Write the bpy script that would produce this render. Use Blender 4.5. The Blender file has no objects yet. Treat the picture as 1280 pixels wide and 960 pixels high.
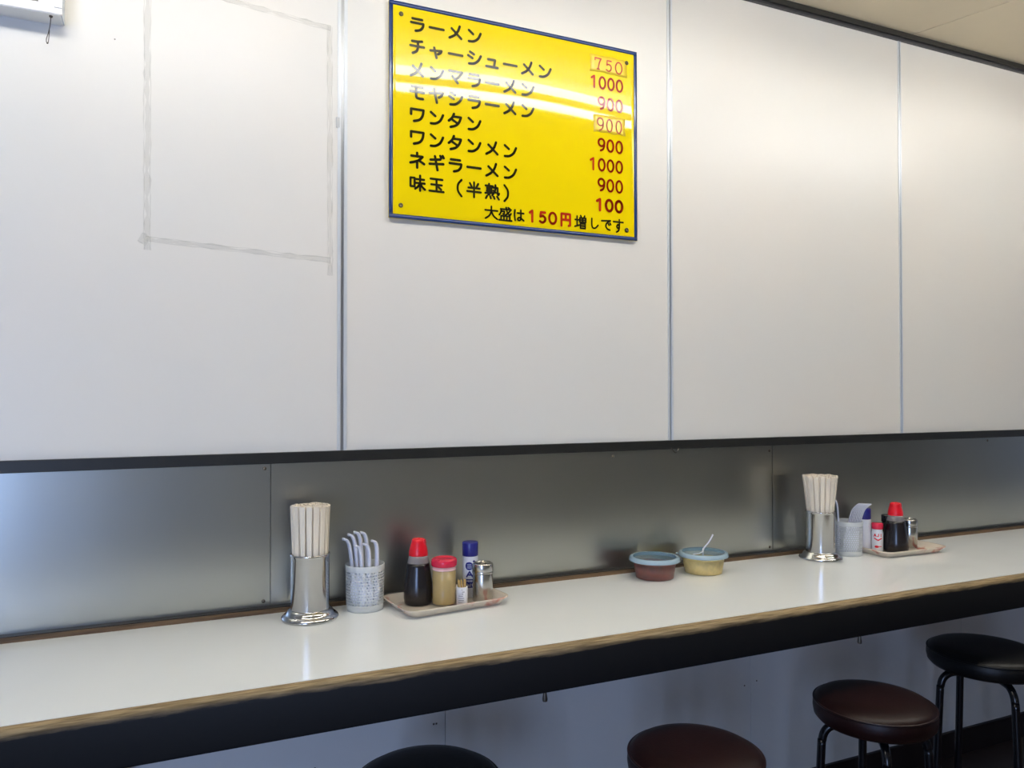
import bpy, math, random
from mathutils import Vector, Matrix
random.seed(7)
S = bpy.context.scene
COL = S.collection
PI = math.pi

# ------------------------------------------------------------------ camera, world, lights, exposure
H0 = 1.215                                   # camera height above the floor
CAM_Y = -1.7787
yaw, pitch, roll = 0.4257, 0.0128, -0.0008
fw = Vector((math.sin(yaw)*math.cos(pitch), math.cos(yaw)*math.cos(pitch), math.sin(pitch)))
rt = Vector((math.cos(yaw), -math.sin(yaw), 0.0))
up = rt.cross(fw)
r2 = rt*math.cos(roll) + up*math.sin(roll)
u2 = -rt*math.sin(roll) + up*math.cos(roll)
cam_d = bpy.data.cameras.new('camera')
cam = bpy.data.objects.new('camera', cam_d); COL.objects.link(cam)
cam_d.sensor_width = 36.0; cam_d.lens = 970/1280*36.0
cam_d.clip_start = 0.05
M = Matrix.Identity(4)
for i in range(3):
    M[i][0], M[i][1], M[i][2] = r2[i], u2[i], -fw[i]
M[0][3], M[1][3], M[2][3] = 0.0, CAM_Y, H0
cam.matrix_world = M
S.camera = cam

S.view_settings.view_transform = 'Standard'
S.view_settings.look = 'None'
S.view_settings.exposure = 0.04
S.view_settings.gamma = 1.0
S.view_settings.use_curve_mapping = False
S.cycles.use_denoising = True
S.cycles.max_bounces = 10
S.cycles.transparent_max_bounces = 24
S.cycles.caustics_reflective = False
S.cycles.caustics_refractive = False

w = bpy.data.worlds.new('world'); S.world = w; w.use_nodes = True
w.node_tree.nodes['Background'].inputs[0].default_value = (0.55, 0.68, 1.0, 1)
w.node_tree.nodes['Background'].inputs[1].default_value = 0.6

TUBE = 24.0          # strength of the fluorescent tubes
DAY_BACK = 98.0      # daylight through the shop-front window behind the camera
def area(name, loc, rot, sx, sy, power, col):
    d = bpy.data.lights.new(name, 'AREA'); d.shape = 'RECTANGLE'; d.size = sx; d.size_y = sy
    d.energy = power; d.color = col
    o = bpy.data.objects.new(name, d); COL.objects.link(o); o.location = loc; o.rotation_euler = rot
    return o
RX0, RX1, RY0 = -3.0, 7.0, -4.3              # room: left wall, right wall, wall behind the camera
area('daylight_window_offscreen', (-2.2, RY0-0.12, 1.05), (PI/2, 0, 0), 1.4, 1.8, DAY_BACK, (0.40, 0.57, 1.0))

# ------------------------------------------------------------------ material helpers
def mat(name, col, rough=0.5, metal=0.0, spec=0.5, alpha=1.0, var=0.0, vscale=8.0, vstretch=(1,1,1),
        bump=0.0, bscale=60.0, emit=0.0, coat=0.0, trans=0.0, rvar=0.0):
    m = bpy.data.materials.new(name); m.use_nodes = True
    nt = m.node_tree; b = nt.nodes['Principled BSDF']
    b.inputs['Base Color'].default_value = (*col, 1)
    b.inputs['Roughness'].default_value = rough
    b.inputs['Metallic'].default_value = metal
    b.inputs['Specular IOR Level'].default_value = spec
    b.inputs['Alpha'].default_value = alpha
    b.inputs['Coat Weight'].default_value = coat
    b.inputs['Coat Roughness'].default_value = 0.05
    b.inputs['Transmission Weight'].default_value = trans
    if emit:
        b.inputs['Emission Color'].default_value = (*col, 1)
        b.inputs['Emission Strength'].default_value = emit
    if var or bump or rvar:
        tc = nt.nodes.new('ShaderNodeTexCoord')
        mp = nt.nodes.new('ShaderNodeMapping'); mp.inputs['Scale'].default_value = vstretch
        nt.links.new(tc.outputs['Object'], mp.inputs['Vector'])
    if var or rvar:
        n = nt.nodes.new('ShaderNodeTexNoise'); n.inputs['Scale'].default_value = vscale
        n.inputs['Detail'].default_value = 6
        nt.links.new(mp.outputs[0], n.inputs['Vector'])
    if var:
        r = nt.nodes.new('ShaderNodeValToRGB')
        r.color_ramp.elements[0].position = 0.3; r.color_ramp.elements[1].position = 0.7
        r.color_ramp.elements[0].color = (*[max(0, c*(1-var)) for c in col], 1)
        r.color_ramp.elements[1].color = (*[min(1, c*(1+var)) for c in col], 1)
        nt.links.new(n.outputs['Fac'], r.inputs[0]); nt.links.new(r.outputs[0], b.inputs['Base Color'])
    if rvar:
        mr = nt.nodes.new('ShaderNodeMapRange'); mr.inputs['To Min'].default_value = rough*(1-rvar)
        mr.inputs['To Max'].default_value = rough*(1+rvar)
        nt.links.new(n.outputs['Fac'], mr.inputs['Value']); nt.links.new(mr.outputs[0], b.inputs['Roughness'])
    if bump:
        n2 = nt.nodes.new('ShaderNodeTexNoise'); n2.inputs['Scale'].default_value = bscale
        n2.inputs['Detail'].default_value = 4
        nt.links.new(mp.outputs[0], n2.inputs['Vector'])
        bp = nt.nodes.new('ShaderNodeBump'); bp.inputs['Strength'].default_value = bump
        bp.inputs['Distance'].default_value = 0.002
        nt.links.new(n2.outputs['Fac'], bp.inputs['Height']); nt.links.new(bp.outputs[0], b.inputs['Normal'])
    return m

def srgb(r, g, b):
    f = lambda c: (c/255/12.92) if c/255 <= 0.04045 else ((c/255+0.055)/1.055)**2.4
    return (f(r), f(g), f(b))

def wood_edge_mat():
    """black painted wood, the paint worn to bare brown along the upper arris and a little along the lower one"""
    m = mat('worn_black_wood', (0.012, 0.011, 0.011), rough=0.6, spec=0.25)
    nt = m.node_tree; b = nt.nodes['Principled BSDF']
    tc = nt.nodes.new('ShaderNodeTexCoord')
    sp = nt.nodes.new('ShaderNodeSeparateXYZ'); nt.links.new(tc.outputs['Object'], sp.inputs[0])
    mp = nt.nodes.new('ShaderNodeMapping'); mp.inputs['Scale'].default_value = (3.0, 22, 22)
    nt.links.new(tc.outputs['Object'], mp.inputs[0])
    n = nt.nodes.new('ShaderNodeTexNoise'); n.inputs['Scale'].default_value = 2.2; n.inputs['Detail'].default_value = 8
    n.inputs['Roughness'].default_value = 0.65
    nt.links.new(mp.outputs[0], n.inputs['Vector'])
    a = nt.nodes.new('ShaderNodeMath'); a.operation = 'MULTIPLY_ADD'
    a.inputs[1].default_value = 0.022; nt.links.new(n.outputs['Fac'], a.inputs[0])
    nt.links.new(sp.outputs['Z'], a.inputs[2])
    mr = nt.nodes.new('ShaderNodeMapRange')
    mr.inputs['From Min'].default_value = -0.0035; mr.inputs['From Max'].default_value = 0.0065
    nt.links.new(a.outputs[0], mr.inputs['Value'])
    # lower arris
    a2 = nt.nodes.new('ShaderNodeMath'); a2.operation = 'MULTIPLY_ADD'; a2.inputs[1].default_value = 0.012
    nt.links.new(n.outputs['Fac'], a2.inputs[0]); nt.links.new(sp.outputs['Z'], a2.inputs[2])
    mr2 = nt.nodes.new('ShaderNodeMapRange')
    mr2.inputs['From Min'].default_value = -0.0805; mr2.inputs['From Max'].default_value = -0.0845
    mr2.inputs['To Max'].default_value = 0.35
    nt.links.new(a2.outputs[0], mr2.inputs['Value'])
    mx = nt.nodes.new('ShaderNodeMath'); mx.operation = 'MAXIMUM'
    nt.links.new(mr.outputs[0], mx.inputs[0]); nt.links.new(mr2.outputs[0], mx.inputs[1])
    grain = nt.nodes.new('ShaderNodeTexNoise'); grain.inputs['Scale'].default_value = 9; grain.inputs['Detail'].default_value = 8
    mp2 = nt.nodes.new('ShaderNodeMapping'); mp2.inputs['Scale'].default_value = (2, 30, 30)
    nt.links.new(tc.outputs['Object'], mp2.inputs[0]); nt.links.new(mp2.outputs[0], grain.inputs['Vector'])
    r = nt.nodes.new('ShaderNodeValToRGB')
    r.color_ramp.elements[0].position = 0.3; r.color_ramp.elements[0].color = (*srgb(108, 90, 60), 1)
    r.color_ramp.elements[1].position = 0.62; r.color_ramp.elements[1].color = (*srgb(164, 143, 108), 1)
    nt.links.new(grain.outputs['Fac'], r.inputs[0])
    mix = nt.nodes.new('ShaderNodeMix'); mix.data_type = 'RGBA'
    mix.inputs['A'].default_value = (0.010, 0.0095, 0.0095, 1)
    nt.links.new(mx.outputs[0], mix.inputs['Factor']); nt.links.new(r.outputs[0], mix.inputs['B'])
    nt.links.new(mix.outputs['Result'], b.inputs['Base Color'])
    return m

def panel_mat():
    """white melamine board with faint warm stains and a few dark specks"""
    m = mat('white_melamine', srgb(236, 235, 230), rough=0.34, spec=0.5)
    nt = m.node_tree; b = nt.nodes['Principled BSDF']
    tc = nt.nodes.new('ShaderNodeTexCoord')
    n = nt.nodes.new('ShaderNodeTexNoise'); n.inputs['Scale'].default_value = 1.6; n.inputs['Detail'].default_value = 5
    nt.links.new(tc.outputs['Object'], n.inputs['Vector'])
    r = nt.nodes.new('ShaderNodeValToRGB')
    r.color_ramp.elements[0].position = 0.35; r.color_ramp.elements[0].color = (*srgb(229, 227, 221), 1)
    r.color_ramp.elements[1].position = 0.7; r.color_ramp.elements[1].color = (*srgb(233, 227, 218), 1)
    nt.links.new(n.outputs['Fac'], r.inputs[0])
    v = nt.nodes.new('ShaderNodeTexVoronoi'); v.inputs['Scale'].default_value = 6.0; v.inputs['Randomness'].default_value = 1
    nt.links.new(tc.outputs['Object'], v.inputs['Vector'])
    lt = nt.nodes.new('ShaderNodeMath'); lt.operation = 'LESS_THAN'; lt.inputs[1].default_value = 0.010
    nt.links.new(v.outputs['Distance'], lt.inputs[0])
    mix = nt.nodes.new('ShaderNodeMix'); mix.data_type = 'RGBA'
    mix.inputs['B'].default_value = (*srgb(120, 112, 100), 1)
    nt.links.new(lt.outputs[0], mix.inputs['Factor']); nt.links.new(r.outputs[0], mix.inputs['A'])
    nt.links.new(mix.outputs['Result'], b.inputs['Base Color'])
    return m

def tray_mat():
    m = mat('tray_plastic', srgb(230, 220, 200), rough=0.25, alpha=0.7)
    nt = m.node_tree; b = nt.nodes['Principled BSDF']
    tc = nt.nodes.new('ShaderNodeTexCoord')
    n = nt.nodes.new('ShaderNodeTexNoise'); n.inputs['Scale'].default_value = 17; n.inputs['Detail'].default_value = 3
    nt.links.new(tc.outputs['Object'], n.inputs['Vector'])
    r = nt.nodes.new('ShaderNodeValToRGB')
    e = r.color_ramp.elements
    e[0].position = 0.0; e[0].color = (*srgb(206, 210, 190), 1)
    e[1].position = 1.0; e[1].color = (*srgb(208, 96, 88), 1)
    for p, c in ((0.42, (236, 226, 208)), (0.58, (238, 224, 208)), (0.66, (216, 140, 124))):
        x = e.new(p); x.color = (*srgb(*c), 1)
    nt.links.new(n.outputs['Fac'], r.inputs[0]); nt.links.new(r.outputs[0], b.inputs['Base Color'])
    return m

MT = dict(
    panel=panel_mat(),
    lower=mat('lower_wall_board', srgb(229, 227, 222), rough=0.45, var=0.03, vscale=3.5),
    alu=mat('brushed_aluminium', srgb(188, 192, 198), rough=0.28, metal=0.9),
    alu_white=mat('pale_aluminium_flange', srgb(222, 226, 230), rough=0.3, metal=0.25),
    steel=mat('stainless_sheet', (0.52, 0.535, 0.505), rough=0.30, metal=1.0, vscale=2.0,
              vstretch=(1.3, 1, 0.5), bump=0.14, bscale=3.0, rvar=0.2),
    polished=mat('polished_steel', (0.50, 0.50, 0.50), rough=0.12, metal=1.0, bump=0.03, bscale=30),
    shaker=mat('brushed_steel', (0.50, 0.49, 0.46), rough=0.22, metal=1.0),
    blacktrim=mat('black_trim_paint', srgb(34, 34, 32), rough=0.42, var=0.15, vscale=12),
    blacktrim2=mat('dark_grey_moulding', srgb(58, 58, 60), rough=0.4),
    ceil=mat('beige_ceiling_board', srgb(232, 218, 190), rough=0.85, var=0.03, vscale=3),
    counter=mat('white_laminate', srgb(246, 250, 251), rough=0.17, spec=0.5, var=0.012, vscale=4, rvar=0.2),
    wood=wood_edge_mat(),
    batten=mat('worn_batten', srgb(96, 74, 50), rough=0.5, var=0.5, vscale=10, vstretch=(1, 12, 12)),
    batten_top=mat('batten_black', srgb(40, 38, 37), rough=0.4),
    floor=mat('dark_brown_floor', srgb(76, 62, 56), rough=0.45, var=0.15, vscale=5),
    skirting=mat('dark_skirting', srgb(30, 21, 20), rough=0.5),
    roomwall=mat('plain_room_wall', srgb(205, 203, 196), rough=0.7, var=0.04, vscale=2),
    frame=mat('window_frame_grey', srgb(120, 122, 125), rough=0.4, metal=0.6),
    lampbody=mat('white_enamel', srgb(238, 238, 234), rough=0.4),
    tube=mat('fluorescent_tube', (1.0, 0.99, 0.96), rough=0.3, emit=TUBE),
    yellow=mat('yellow_acrylic', srgb(240, 212, 4), rough=0.035, spec=0.42),
    blue=mat('blue_border', srgb(36, 62, 114), rough=0.08, spec=0.6),
    ink=mat('black_lettering', srgb(50, 46, 22), rough=0.07, spec=0.42),
    red=mat('red_lettering', srgb(196, 52, 24), rough=0.07, spec=0.42),
    redpen=mat('red_marker', srgb(214, 74, 40), rough=0.3),
    sticker=mat('yellowed_tape', srgb(240, 206, 62), rough=0.22),
    sign_screw=mat('dark_sign_screw', srgb(96, 84, 60), rough=0.35, metal=0.7),
    screw=mat('screw_steel', srgb(120, 112, 100), rough=0.35, metal=0.9),
    chop=mat('pale_birch', srgb(246, 234, 214), rough=0.7, var=0.06, vscale=20, vstretch=(30, 30, 1)),
    cup=mat('frosted_plastic', srgb(240, 244, 242), rough=0.35, alpha=0.55),
    spoon=mat('white_plastic', srgb(226, 228, 240), rough=0.25),
    redcap=mat('red_cap', srgb(226, 22, 40), rough=0.3),
    pinklid=mat('red_translucent_lid', srgb(222, 40, 74), rough=0.15),
    pinkring=mat('pink_ring', srgb(238, 190, 190), rough=0.25),
    petneck=mat('cloudy_bottle_neck', srgb(168, 160, 160), rough=0.18, alpha=0.6),
    soy=mat('soy_sauce', srgb(31, 27, 30), rough=0.2),
    glass=mat('clear_jar', srgb(230, 224, 196), rough=0.06, alpha=0.16),
    vinegar=mat('amber_liquid', srgb(196, 166, 96), rough=0.2, alpha=0.72),
    navy=mat('navy_plastic', srgb(38, 40, 128), rough=0.3),
    white=mat('white_label', srgb(232, 233, 238), rough=0.35),
    greyprint=mat('grey_print', srgb(150, 152, 160), rough=0.5),
    pick=mat('toothpick_wood', srgb(214, 178, 110), rough=0.7),
    tray=tray_mat(),
    tubbody=mat('clear_tub', srgb(226, 222, 210), rough=0.2, alpha=0.10),
    tublid=mat('blue_translucent_lid', srgb(116, 172, 204), rough=0.2, alpha=0.34),
    tubrim=mat('pale_lid_rim', srgb(176, 200, 214), rough=0.22, alpha=0.8),
    chili=mat('red_chilli_paste', srgb(116, 40, 26), rough=0.45, var=0.3, vscale=60),
    garlic=mat('yellow_grated_garlic', srgb(226, 200, 128), rough=0.5, var=0.12, vscale=90),
    vinyl_red=mat('maroon_vinyl', srgb(31, 10, 9), rough=0.42, spec=0.3, var=0.35, vscale=7, bump=0.12, bscale=160),
    vinyl_black=mat('black_vinyl', srgb(17, 17, 18), rough=0.42, spec=0.3, var=0.2, vscale=7, bump=0.12, bscale=160),
    piping=mat('vinyl_piping', srgb(36, 16, 15), rough=0.4),
    leg=mat('black_tube_leg', srgb(16, 16, 20), rough=0.22),
    rubber=mat('rubber_foot', (0.015, 0.015, 0.015), rough=0.8),
    boxwhite=mat('white_casing', srgb(240, 240, 238), rough=0.35),
    boxblue=mat('pale_blue_casing', srgb(214, 226, 240), rough=0.2),
    boxdark=mat('dark_screen', srgb(70, 74, 76), rough=0.2),
    cord=mat('brown_cord', srgb(92, 84, 74), rough=0.8),
    residue=mat('tape_residue', srgb(214, 212, 196), rough=0.5, alpha=0.14),
    residue_edge=mat('tape_residue_edge', srgb(150, 148, 120), rough=0.6, alpha=0.14),
)

# ------------------------------------------------------------------ mesh helpers
class MB:
    def __init__(s): s.v = []; s.f = []; s.sm = []; s.mi = []
    def add(s, vs, fs, smooth=False, mi=0):
        o = len(s.v); s.v += [tuple(v) for v in vs]
        for f in fs: s.f.append(tuple(i+o for i in f)); s.sm.append(smooth); s.mi.append(mi)
        return s
    def box(s, x0, x1, y0, y1, z0, z1, mi=0):
        return s.add([(x0,y0,z0),(x1,y0,z0),(x1,y1,z0),(x0,y1,z0),(x0,y0,z1),(x1,y0,z1),(x1,y1,z1),(x0,y1,z1)],
              [(0,3,2,1),(4,5,6,7),(0,1,5,4),(1,2,6,5),(2,3,7,6),(3,0,4,7)], False, mi)
    def lathe(s, prof, n=40, cx=0, cy=0, smooth=True, mi=0):
        """prof: list of (r, z) from bottom to top; r=0 closes"""
        vs = []; rings = []
        for r, z in prof:
            if r < 1e-7: rings.append([len(vs)]); vs.append((cx, cy, z))
            else:
                rings.append(list(range(len(vs), len(vs)+n)))
                vs += [(cx+r*math.cos(2*PI*k/n), cy+r*math.sin(2*PI*k/n), z) for k in range(n)]
        fs = []
        for a, b in zip(rings, rings[1:]):
            for k in range(n):
                k2 = (k+1) % n
                if len(a) == 1 and len(b) == 1: continue
                if len(a) == 1: fs.append((a[0], b[k2], b[k]))
                elif len(b) == 1: fs.append((a[k], a[k2], b[0]))
                else: fs.append((a[k], a[k2], b[k2], b[k]))
        return s.add(vs, fs, smooth, mi)
    def tube(s, pts, r, n=10, smooth=True, caps=True):
        pts = [Vector(p) for p in pts]; rr = r if isinstance(r, (list, tuple)) else [r]*len(pts)
        vs = []; fs = []; ref = None
        for i, p in enumerate(pts):
            t = (pts[min(i+1, len(pts)-1)] - pts[max(i-1, 0)]).normalized()
            if ref is None:
                ref = Vector((0,0,1)) if abs(t.z) < 0.9 else Vector((1,0,0))
            a = (ref - t*ref.dot(t)).normalized(); b = t.cross(a); ref = a
            vs += [p + (a*math.cos(2*PI*k/n) + b*math.sin(2*PI*k/n))*rr[i] for k in range(n)]
        for i in range(len(pts)-1):
            for k in range(n):
                k2 = (k+1) % n
                fs.append((i*n+k, i*n+k2, (i+1)*n+k2, (i+1)*n+k))
        if caps: fs += [tuple(range(n-1, -1, -1)), tuple(range((len(pts)-1)*n, len(pts)*n))]
        return s.add(vs, fs, smooth)
    def prism(s, poly, axis_len, smooth=False):
        """poly in (y,z), extruded along x from axis_len[0] to axis_len[1]"""
        n = len(poly); x0, x1 = axis_len
        vs = [(x0, y, z) for y, z in poly] + [(x1, y, z) for y, z in poly]
        fs = [(i, (i+1) % n, n+(i+1) % n, n+i) for i in range(n)]
        s.add(vs, fs, smooth); s.add(vs, [tuple(range(n-1, -1, -1)), tuple(range(n, 2*n))], False)
        return s
    def build(s, name, m, parent=None, loc=(0,0,0), rotz=0.0, bevel=0.0, fixn=True):
        me = bpy.data.meshes.new(name); me.from_pydata(s.v, [], s.f); me.update()
        me.polygons.foreach_set('use_smooth', s.sm)
        me.polygons.foreach_set('material_index', s.mi)
        for x in (m if isinstance(m, (list, tuple)) else [m]): me.materials.append(MT[x] if isinstance(x, str) else x)
        if fixn:
            import bmesh
            bm = bmesh.new(); bm.from_mesh(me)
            bmesh.ops.remove_doubles(bm, verts=bm.verts, dist=1e-6)
            bmesh.ops.recalc_face_normals(bm, faces=bm.faces)
            bm.to_mesh(me); bm.free()
        o = bpy.data.objects.new(name, me); COL.objects.link(o)
        o.location = loc; o.rotation_euler = (0, 0, rotz)
        if parent: o.parent = parent
        if bevel:
            b = o.modifiers.new('bevel', 'BEVEL'); b.width = bevel; b.segments = 3; b.limit_method = 'ANGLE'
            b.harden_normals = False
        return o

def tag(o, label=None, cat=None, group=None, kind=None):
    if label: o['label'] = label
    if cat: o['category'] = cat
    if group: o['group'] = group
    if kind: o['kind'] = kind
    return o
def thing(name, label, cat, loc, rotz=0, group=None):
    o = bpy.data.objects.new(name, None); COL.objects.link(o)
    o.empty_display_size = 0.05; o.location = loc; o.rotation_euler = (0, 0, rotz)
    return tag(o, label, cat, group)
def copy_tree(o, parent=None):
    c = o.copy(); COL.objects.link(c); c.parent = parent
    for ch in list(o.children): copy_tree(ch, c)
    return c
def smooth_path(pts, n=6):
    """Catmull-Rom"""
    P = [Vector(p) for p in pts]; out = []
    for i in range(len(P)-1):
        p0 = P[max(i-1, 0)]; p1 = P[i]; p2 = P[i+1]; p3 = P[min(i+2, len(P)-1)]
        for k in range(n):
            t = k/n
            out.append(0.5*((2*p1) + (p2-p0)*t + (2*p0-5*p1+4*p2-p3)*t*t + (3*p1-p0-3*p2+p3)*t**3))
    return out + [P[-1]]

# ------------------------------------------------------------------ the room
ZC = H0 - 0.4748            # counter top
ZT0, ZT1 = H0-0.1528, H0-0.1286     # black trim under the white panels
ZU0 = H0 + 1.1536           # lower edge of ceiling trim
ZCE = H0 + 1.176            # ceiling
ZB = 0.083                  # top of the dark skirting
SEAMS = [0.3789-0.91*k for k in (4, 3, 2, 1)] + [0.3789 + 0.91*k for k in range(8)]

wall = MB().box(RX0-0.1, RX1+0.1, 0.006, 0.12, 0, ZCE+0.05).build('wall_back', 'roomwall'); tag(wall, kind='structure')
edges = [RX0] + [x for x in SEAMS if RX0 < x < RX1] + [RX1]
for a, b in zip(edges, edges[1:]):
    MB().box(a+0.003, b-0.003, 0.0, 0.008, ZT1-0.004, ZU0+0.004).build('wall_panel', 'panel', wall)
for x in SEAMS:
    if RX0 < x < RX1:
        g, fl_ = (0.0036, 0.0110) if x < 0.5 else ((0.0026, 0.0085) if x < 1.5 else (0.0022, 0.0065))
        js = MB().box(x-fl_, x-g, -0.0022, 0.002, ZT1, ZU0).box(x+g, x+fl_, -0.0022, 0.002, ZT1, ZU0).build('joint_strip', 'alu_white', wall)
        MB().box(x-g, x+g, -0.0008, 0.004, ZT1, ZU0).build('strip_groove', 'alu', js)
MB().box(0.3645, 0.3720, -0.0034, 0.0, H0+0.611, H0+0.634).build('strip_clip', 'alu', wall)
# stainless splash-back sheets
sx = [RX0, -1.21, 0.2224, 1.652, 3.08, 4.51, 5.94, RX1]
for i, (a, b) in enumerate(zip(sx, sx[1:])):
    e0 = 0.0012 if i % 2 else 0.0
    MB().box(a+0.0008, b-0.0008, -0.0012-e0, 0.007, ZC+0.002, ZT0+0.003).build('steel_sheet', 'steel', wall)
for (x, z) in ((0.2094, H0-0.1633), (0.2078, H0-0.4530), (1.640, H0-0.168), (1.640, H0-0.452), (1.10, H0-0.166), (2.62, H0-0.163)):
    MB().lathe([(0.0042, 0), (0.0040, 0.0008), (0.0026, 0.0018), (0, 0.0021)], 12).build('screw', 'screw', wall, (x, -0.0024, z)).rotation_euler = (PI/2, 0, 0)
# boards below the counter
lx = [RX0, -1.21, -0.30, 0.6291, 1.5669, 2.48, 3.39, 4.30, 5.21, 6.12, RX1]
for a, b in zip(lx, lx[1:]):
    MB().box(a+0.0008, b-0.0008, 0.0, 0.008, ZB-0.004, ZC-0.002).build('lower_panel', 'lower', wall)
for x, z in ((0.60, H0-0.79), (0.607, H0-0.79), (1.545, H0-0.845), (1.59, H0-0.838), (0.32, H0-0.84)):
    MB().lathe([(0.0026, 0), (0.0018, 0.001), (0, 0.0012)], 8).build('nail_head', 'screw', wall, (x, 0.0, z)).rotation_euler = (PI/2, 0, 0)

sk = MB().box(RX0, RX1, -0.010, 0.006, 0, ZB).build('baseboard_back', 'skirting', bevel=0.002); tag(sk, kind='structure')
t1 = MB().box(RX0, RX1, -0.020, 0.006, ZU0+0.006, ZCE+0.002).build('trim_1', 'blacktrim'); tag(t1, kind='structure')
MB().box(RX0, RX1, -0.012, 0.006, ZU0, ZU0+0.0065).build('moulding_lip', 'blacktrim2', t1)
t2 = MB().box(RX0, RX1, -0.010, 0.006, ZT0, ZT1).build('trim_2', 'blacktrim', bevel=0.0015); tag(t2, kind='structure')
wb = MB(); wb.tube(smooth_path([(1.283, -0.011, ZT0+0.004), (1.290, -0.013, ZT0-0.006), (1.297, -0.013, ZT0-0.010), (1.303, -0.013, ZT0-0.005), (1.308, -0.011, ZT0+0.003)]), 0.0011, 6)
wb.build('bent_wire', 'cord', t2)

fl = MB().box(RX0, RX1, RY0, 0.006, -0.08, 0).build('floor', 'floor'); tag(fl, kind='structure')
ce = MB().box(RX0-0.1, RX1+0.1, RY0-0.1, 0.12, ZCE+0.006, ZCE+0.1).build('ceiling', 'ceil'); tag(ce, kind='structure')
jd = (0.0739/0.2623)           # the ceiling joint runs a little askew to the wall
jx = [-3.0, -1.4, 0.41, 2.2349, 4.06, 5.88, 7.7]
def clampx(x): return max(RX0, min(RX1, x))
for a, b in zip(jx, jx[1:]):
    g = 0.002
    y1 = RY0
    poly = [(a+g, 0.0), (b-g, 0.0), (b-g-jd*y1, y1), (a+g-jd*y1, y1)]
    # clip to the room in x
    def clip(pl, lim, keep_less):
        out = []
        for i in range(len(pl)):
            p, q = pl[i], pl[(i+1) % len(pl)]
            ip = (p[0] <= lim) if keep_less else (p[0] >= lim); iq = (q[0] <= lim) if keep_less else (q[0] >= lim)
            if ip: out.append(p)
            if ip != iq:
                t = (lim-p[0])/(q[0]-p[0]); out.append((lim, p[1]+(q[1]-p[1])*t))
        return out
    poly = clip(clip(poly, RX1, True), RX0, False)
    if len(poly) < 3: continue
    n = len(poly); mb = MB()
    mb.add([(x, y, ZCE) for x, y in poly]+[(x, y, ZCE+0.007) for x, y in poly],
           [tuple(range(n-1, -1, -1)), tuple(range(n, 2*n))]+[(i, (i+1) % n, n+(i+1) % n, n+i) for i in range(n)])
    mb.build('ceiling_board', 'ceil', ce)
# the left-over wedge on the left side of the ceiling
mb = MB(); pl = [(RX0, 0.0), (-3.0+0.001, 0.0), (-3.0-jd*RY0-0.002, RY0), (RX0, RY0)]
mb.add([(x, y, ZCE) for x, y in pl]+[(x, y, ZCE+0.007) for x, y in pl],
       [(3,2,1,0),(4,5,6,7),(0,1,5,4),(1,2,6,5),(2,3,7,6),(3,0,4,7)]); mb.build('ceiling_board', 'ceil', ce)

# the walls behind and beside the camera, with window and door openings
def wall_with_hole(name, axis, at, lo, hi, h0, h1, z0, z1):
    mb = MB(); zt = ZCE+0.05
    segs = [(lo, h0, 0, zt), (h1, hi, 0, zt), (h0, h1, 0, z0), (h0, h1, z1, zt)]
    for a, b, c, d in segs:
        if b-a < 1e-4 or d-c < 1e-4: continue
        if axis == 'y': mb.box(a, b, at-0.1, at, c, d)
        else: mb.box(at, at+0.1, a, b, c, d)
    return tag(mb.build(name, 'roomwall', fixn=False), kind='structure')
wall_with_hole('wall_front', 'y', RY0, RX0, RX1, -2.9, -1.5, 0.15, 1.95)
wall_with_hole('wall_right', 'x', RX1, RY0, 0.0, -2.3, -0.8, 0.2, 2.1)
tag(MB().box(RX0-0.1, RX0, RY0, 0.006, 0, ZCE+0.05).build('wall_left', 'roomwall'), kind='structure')
wf = MB()
for x in (-2.9, -2.215, -1.53): wf.box(x, x+0.03, RY0-0.07, RY0-0.02, 0.15, 1.95)
for z in (0.15, 1.92): wf.box(-2.9, -1.5, RY0-0.07, RY0-0.02, z, z+0.03)
tag(wf.build('window_1', 'frame', fixn=False), kind='structure')
df = MB()
for y in (-2.3, -0.83): df.box(RX1+0.02, RX1+0.07, y, y+0.03, 0.2, 2.1)
for z in (0.2, 2.07): df.box(RX1+0.02, RX1+0.07, -2.3, -0.8, z, z+0.03)
tag(df.build('window_2', 'frame', fixn=False), kind='structure')

# tape residue: the outline of a poster that was taken down
def residue_strip(p0, p1, wdt, seed):
    rnd = random.Random(seed)
    d = Vector((p1[0]-p0[0], 0, p1[1]-p0[1])); L = d.length; d.normalize(); nrm = Vector((-d.z, 0, d.x))
    n = max(4, int(L/0.018)); base = Vector((p0[0], 0, p0[1]))
    def line(off, amp, th):
        mb = MB(); vs = []; fs = []
        for i in range(n+1):
            o = off + rnd.uniform(-amp, amp)
            c = base + d*(L*i/n) + nrm*o; t2_ = th*rnd.uniform(0.3, 1.4)
            a = c-nrm*t2_/2; b = c+nrm*t2_/2
            vs += [(a.x, -0.0005, a.z), (b.x, -0.0005, b.z), (a.x, 0.0004, a.z), (b.x, 0.0004, b.z)]
        for i in range(n):
            k = 4*i
            fs += [(k, k+4, k+5, k+1)]
        mb.add(vs, fs); return mb
    body = line(0, 0.0012, wdt).build('tape_residue', 'residue', wall)
    for s_ in (-1, 1): line(s_*wdt/2, 0.0012, 0.0022).build('residue_edge', 'residue_edge', body)
residue_strip((-0.0262, H0+0.30), (-0.0285, H0+0.98), 0.012, 1)
residue_strip((-0.028, H0+0.323), (0.352, H0+0.3045), 0.010, 2)
residue_strip((0.3515, H0+0.27), (0.3495, H0+0.84), 0.010, 3)
residue_strip((0.0, H0+0.868), (0.352, H0+0.836), 0.010, 4)
residue_strip((-0.040, H0+0.326), (-0.024, H0+0.318), 0.018, 5)

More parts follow.
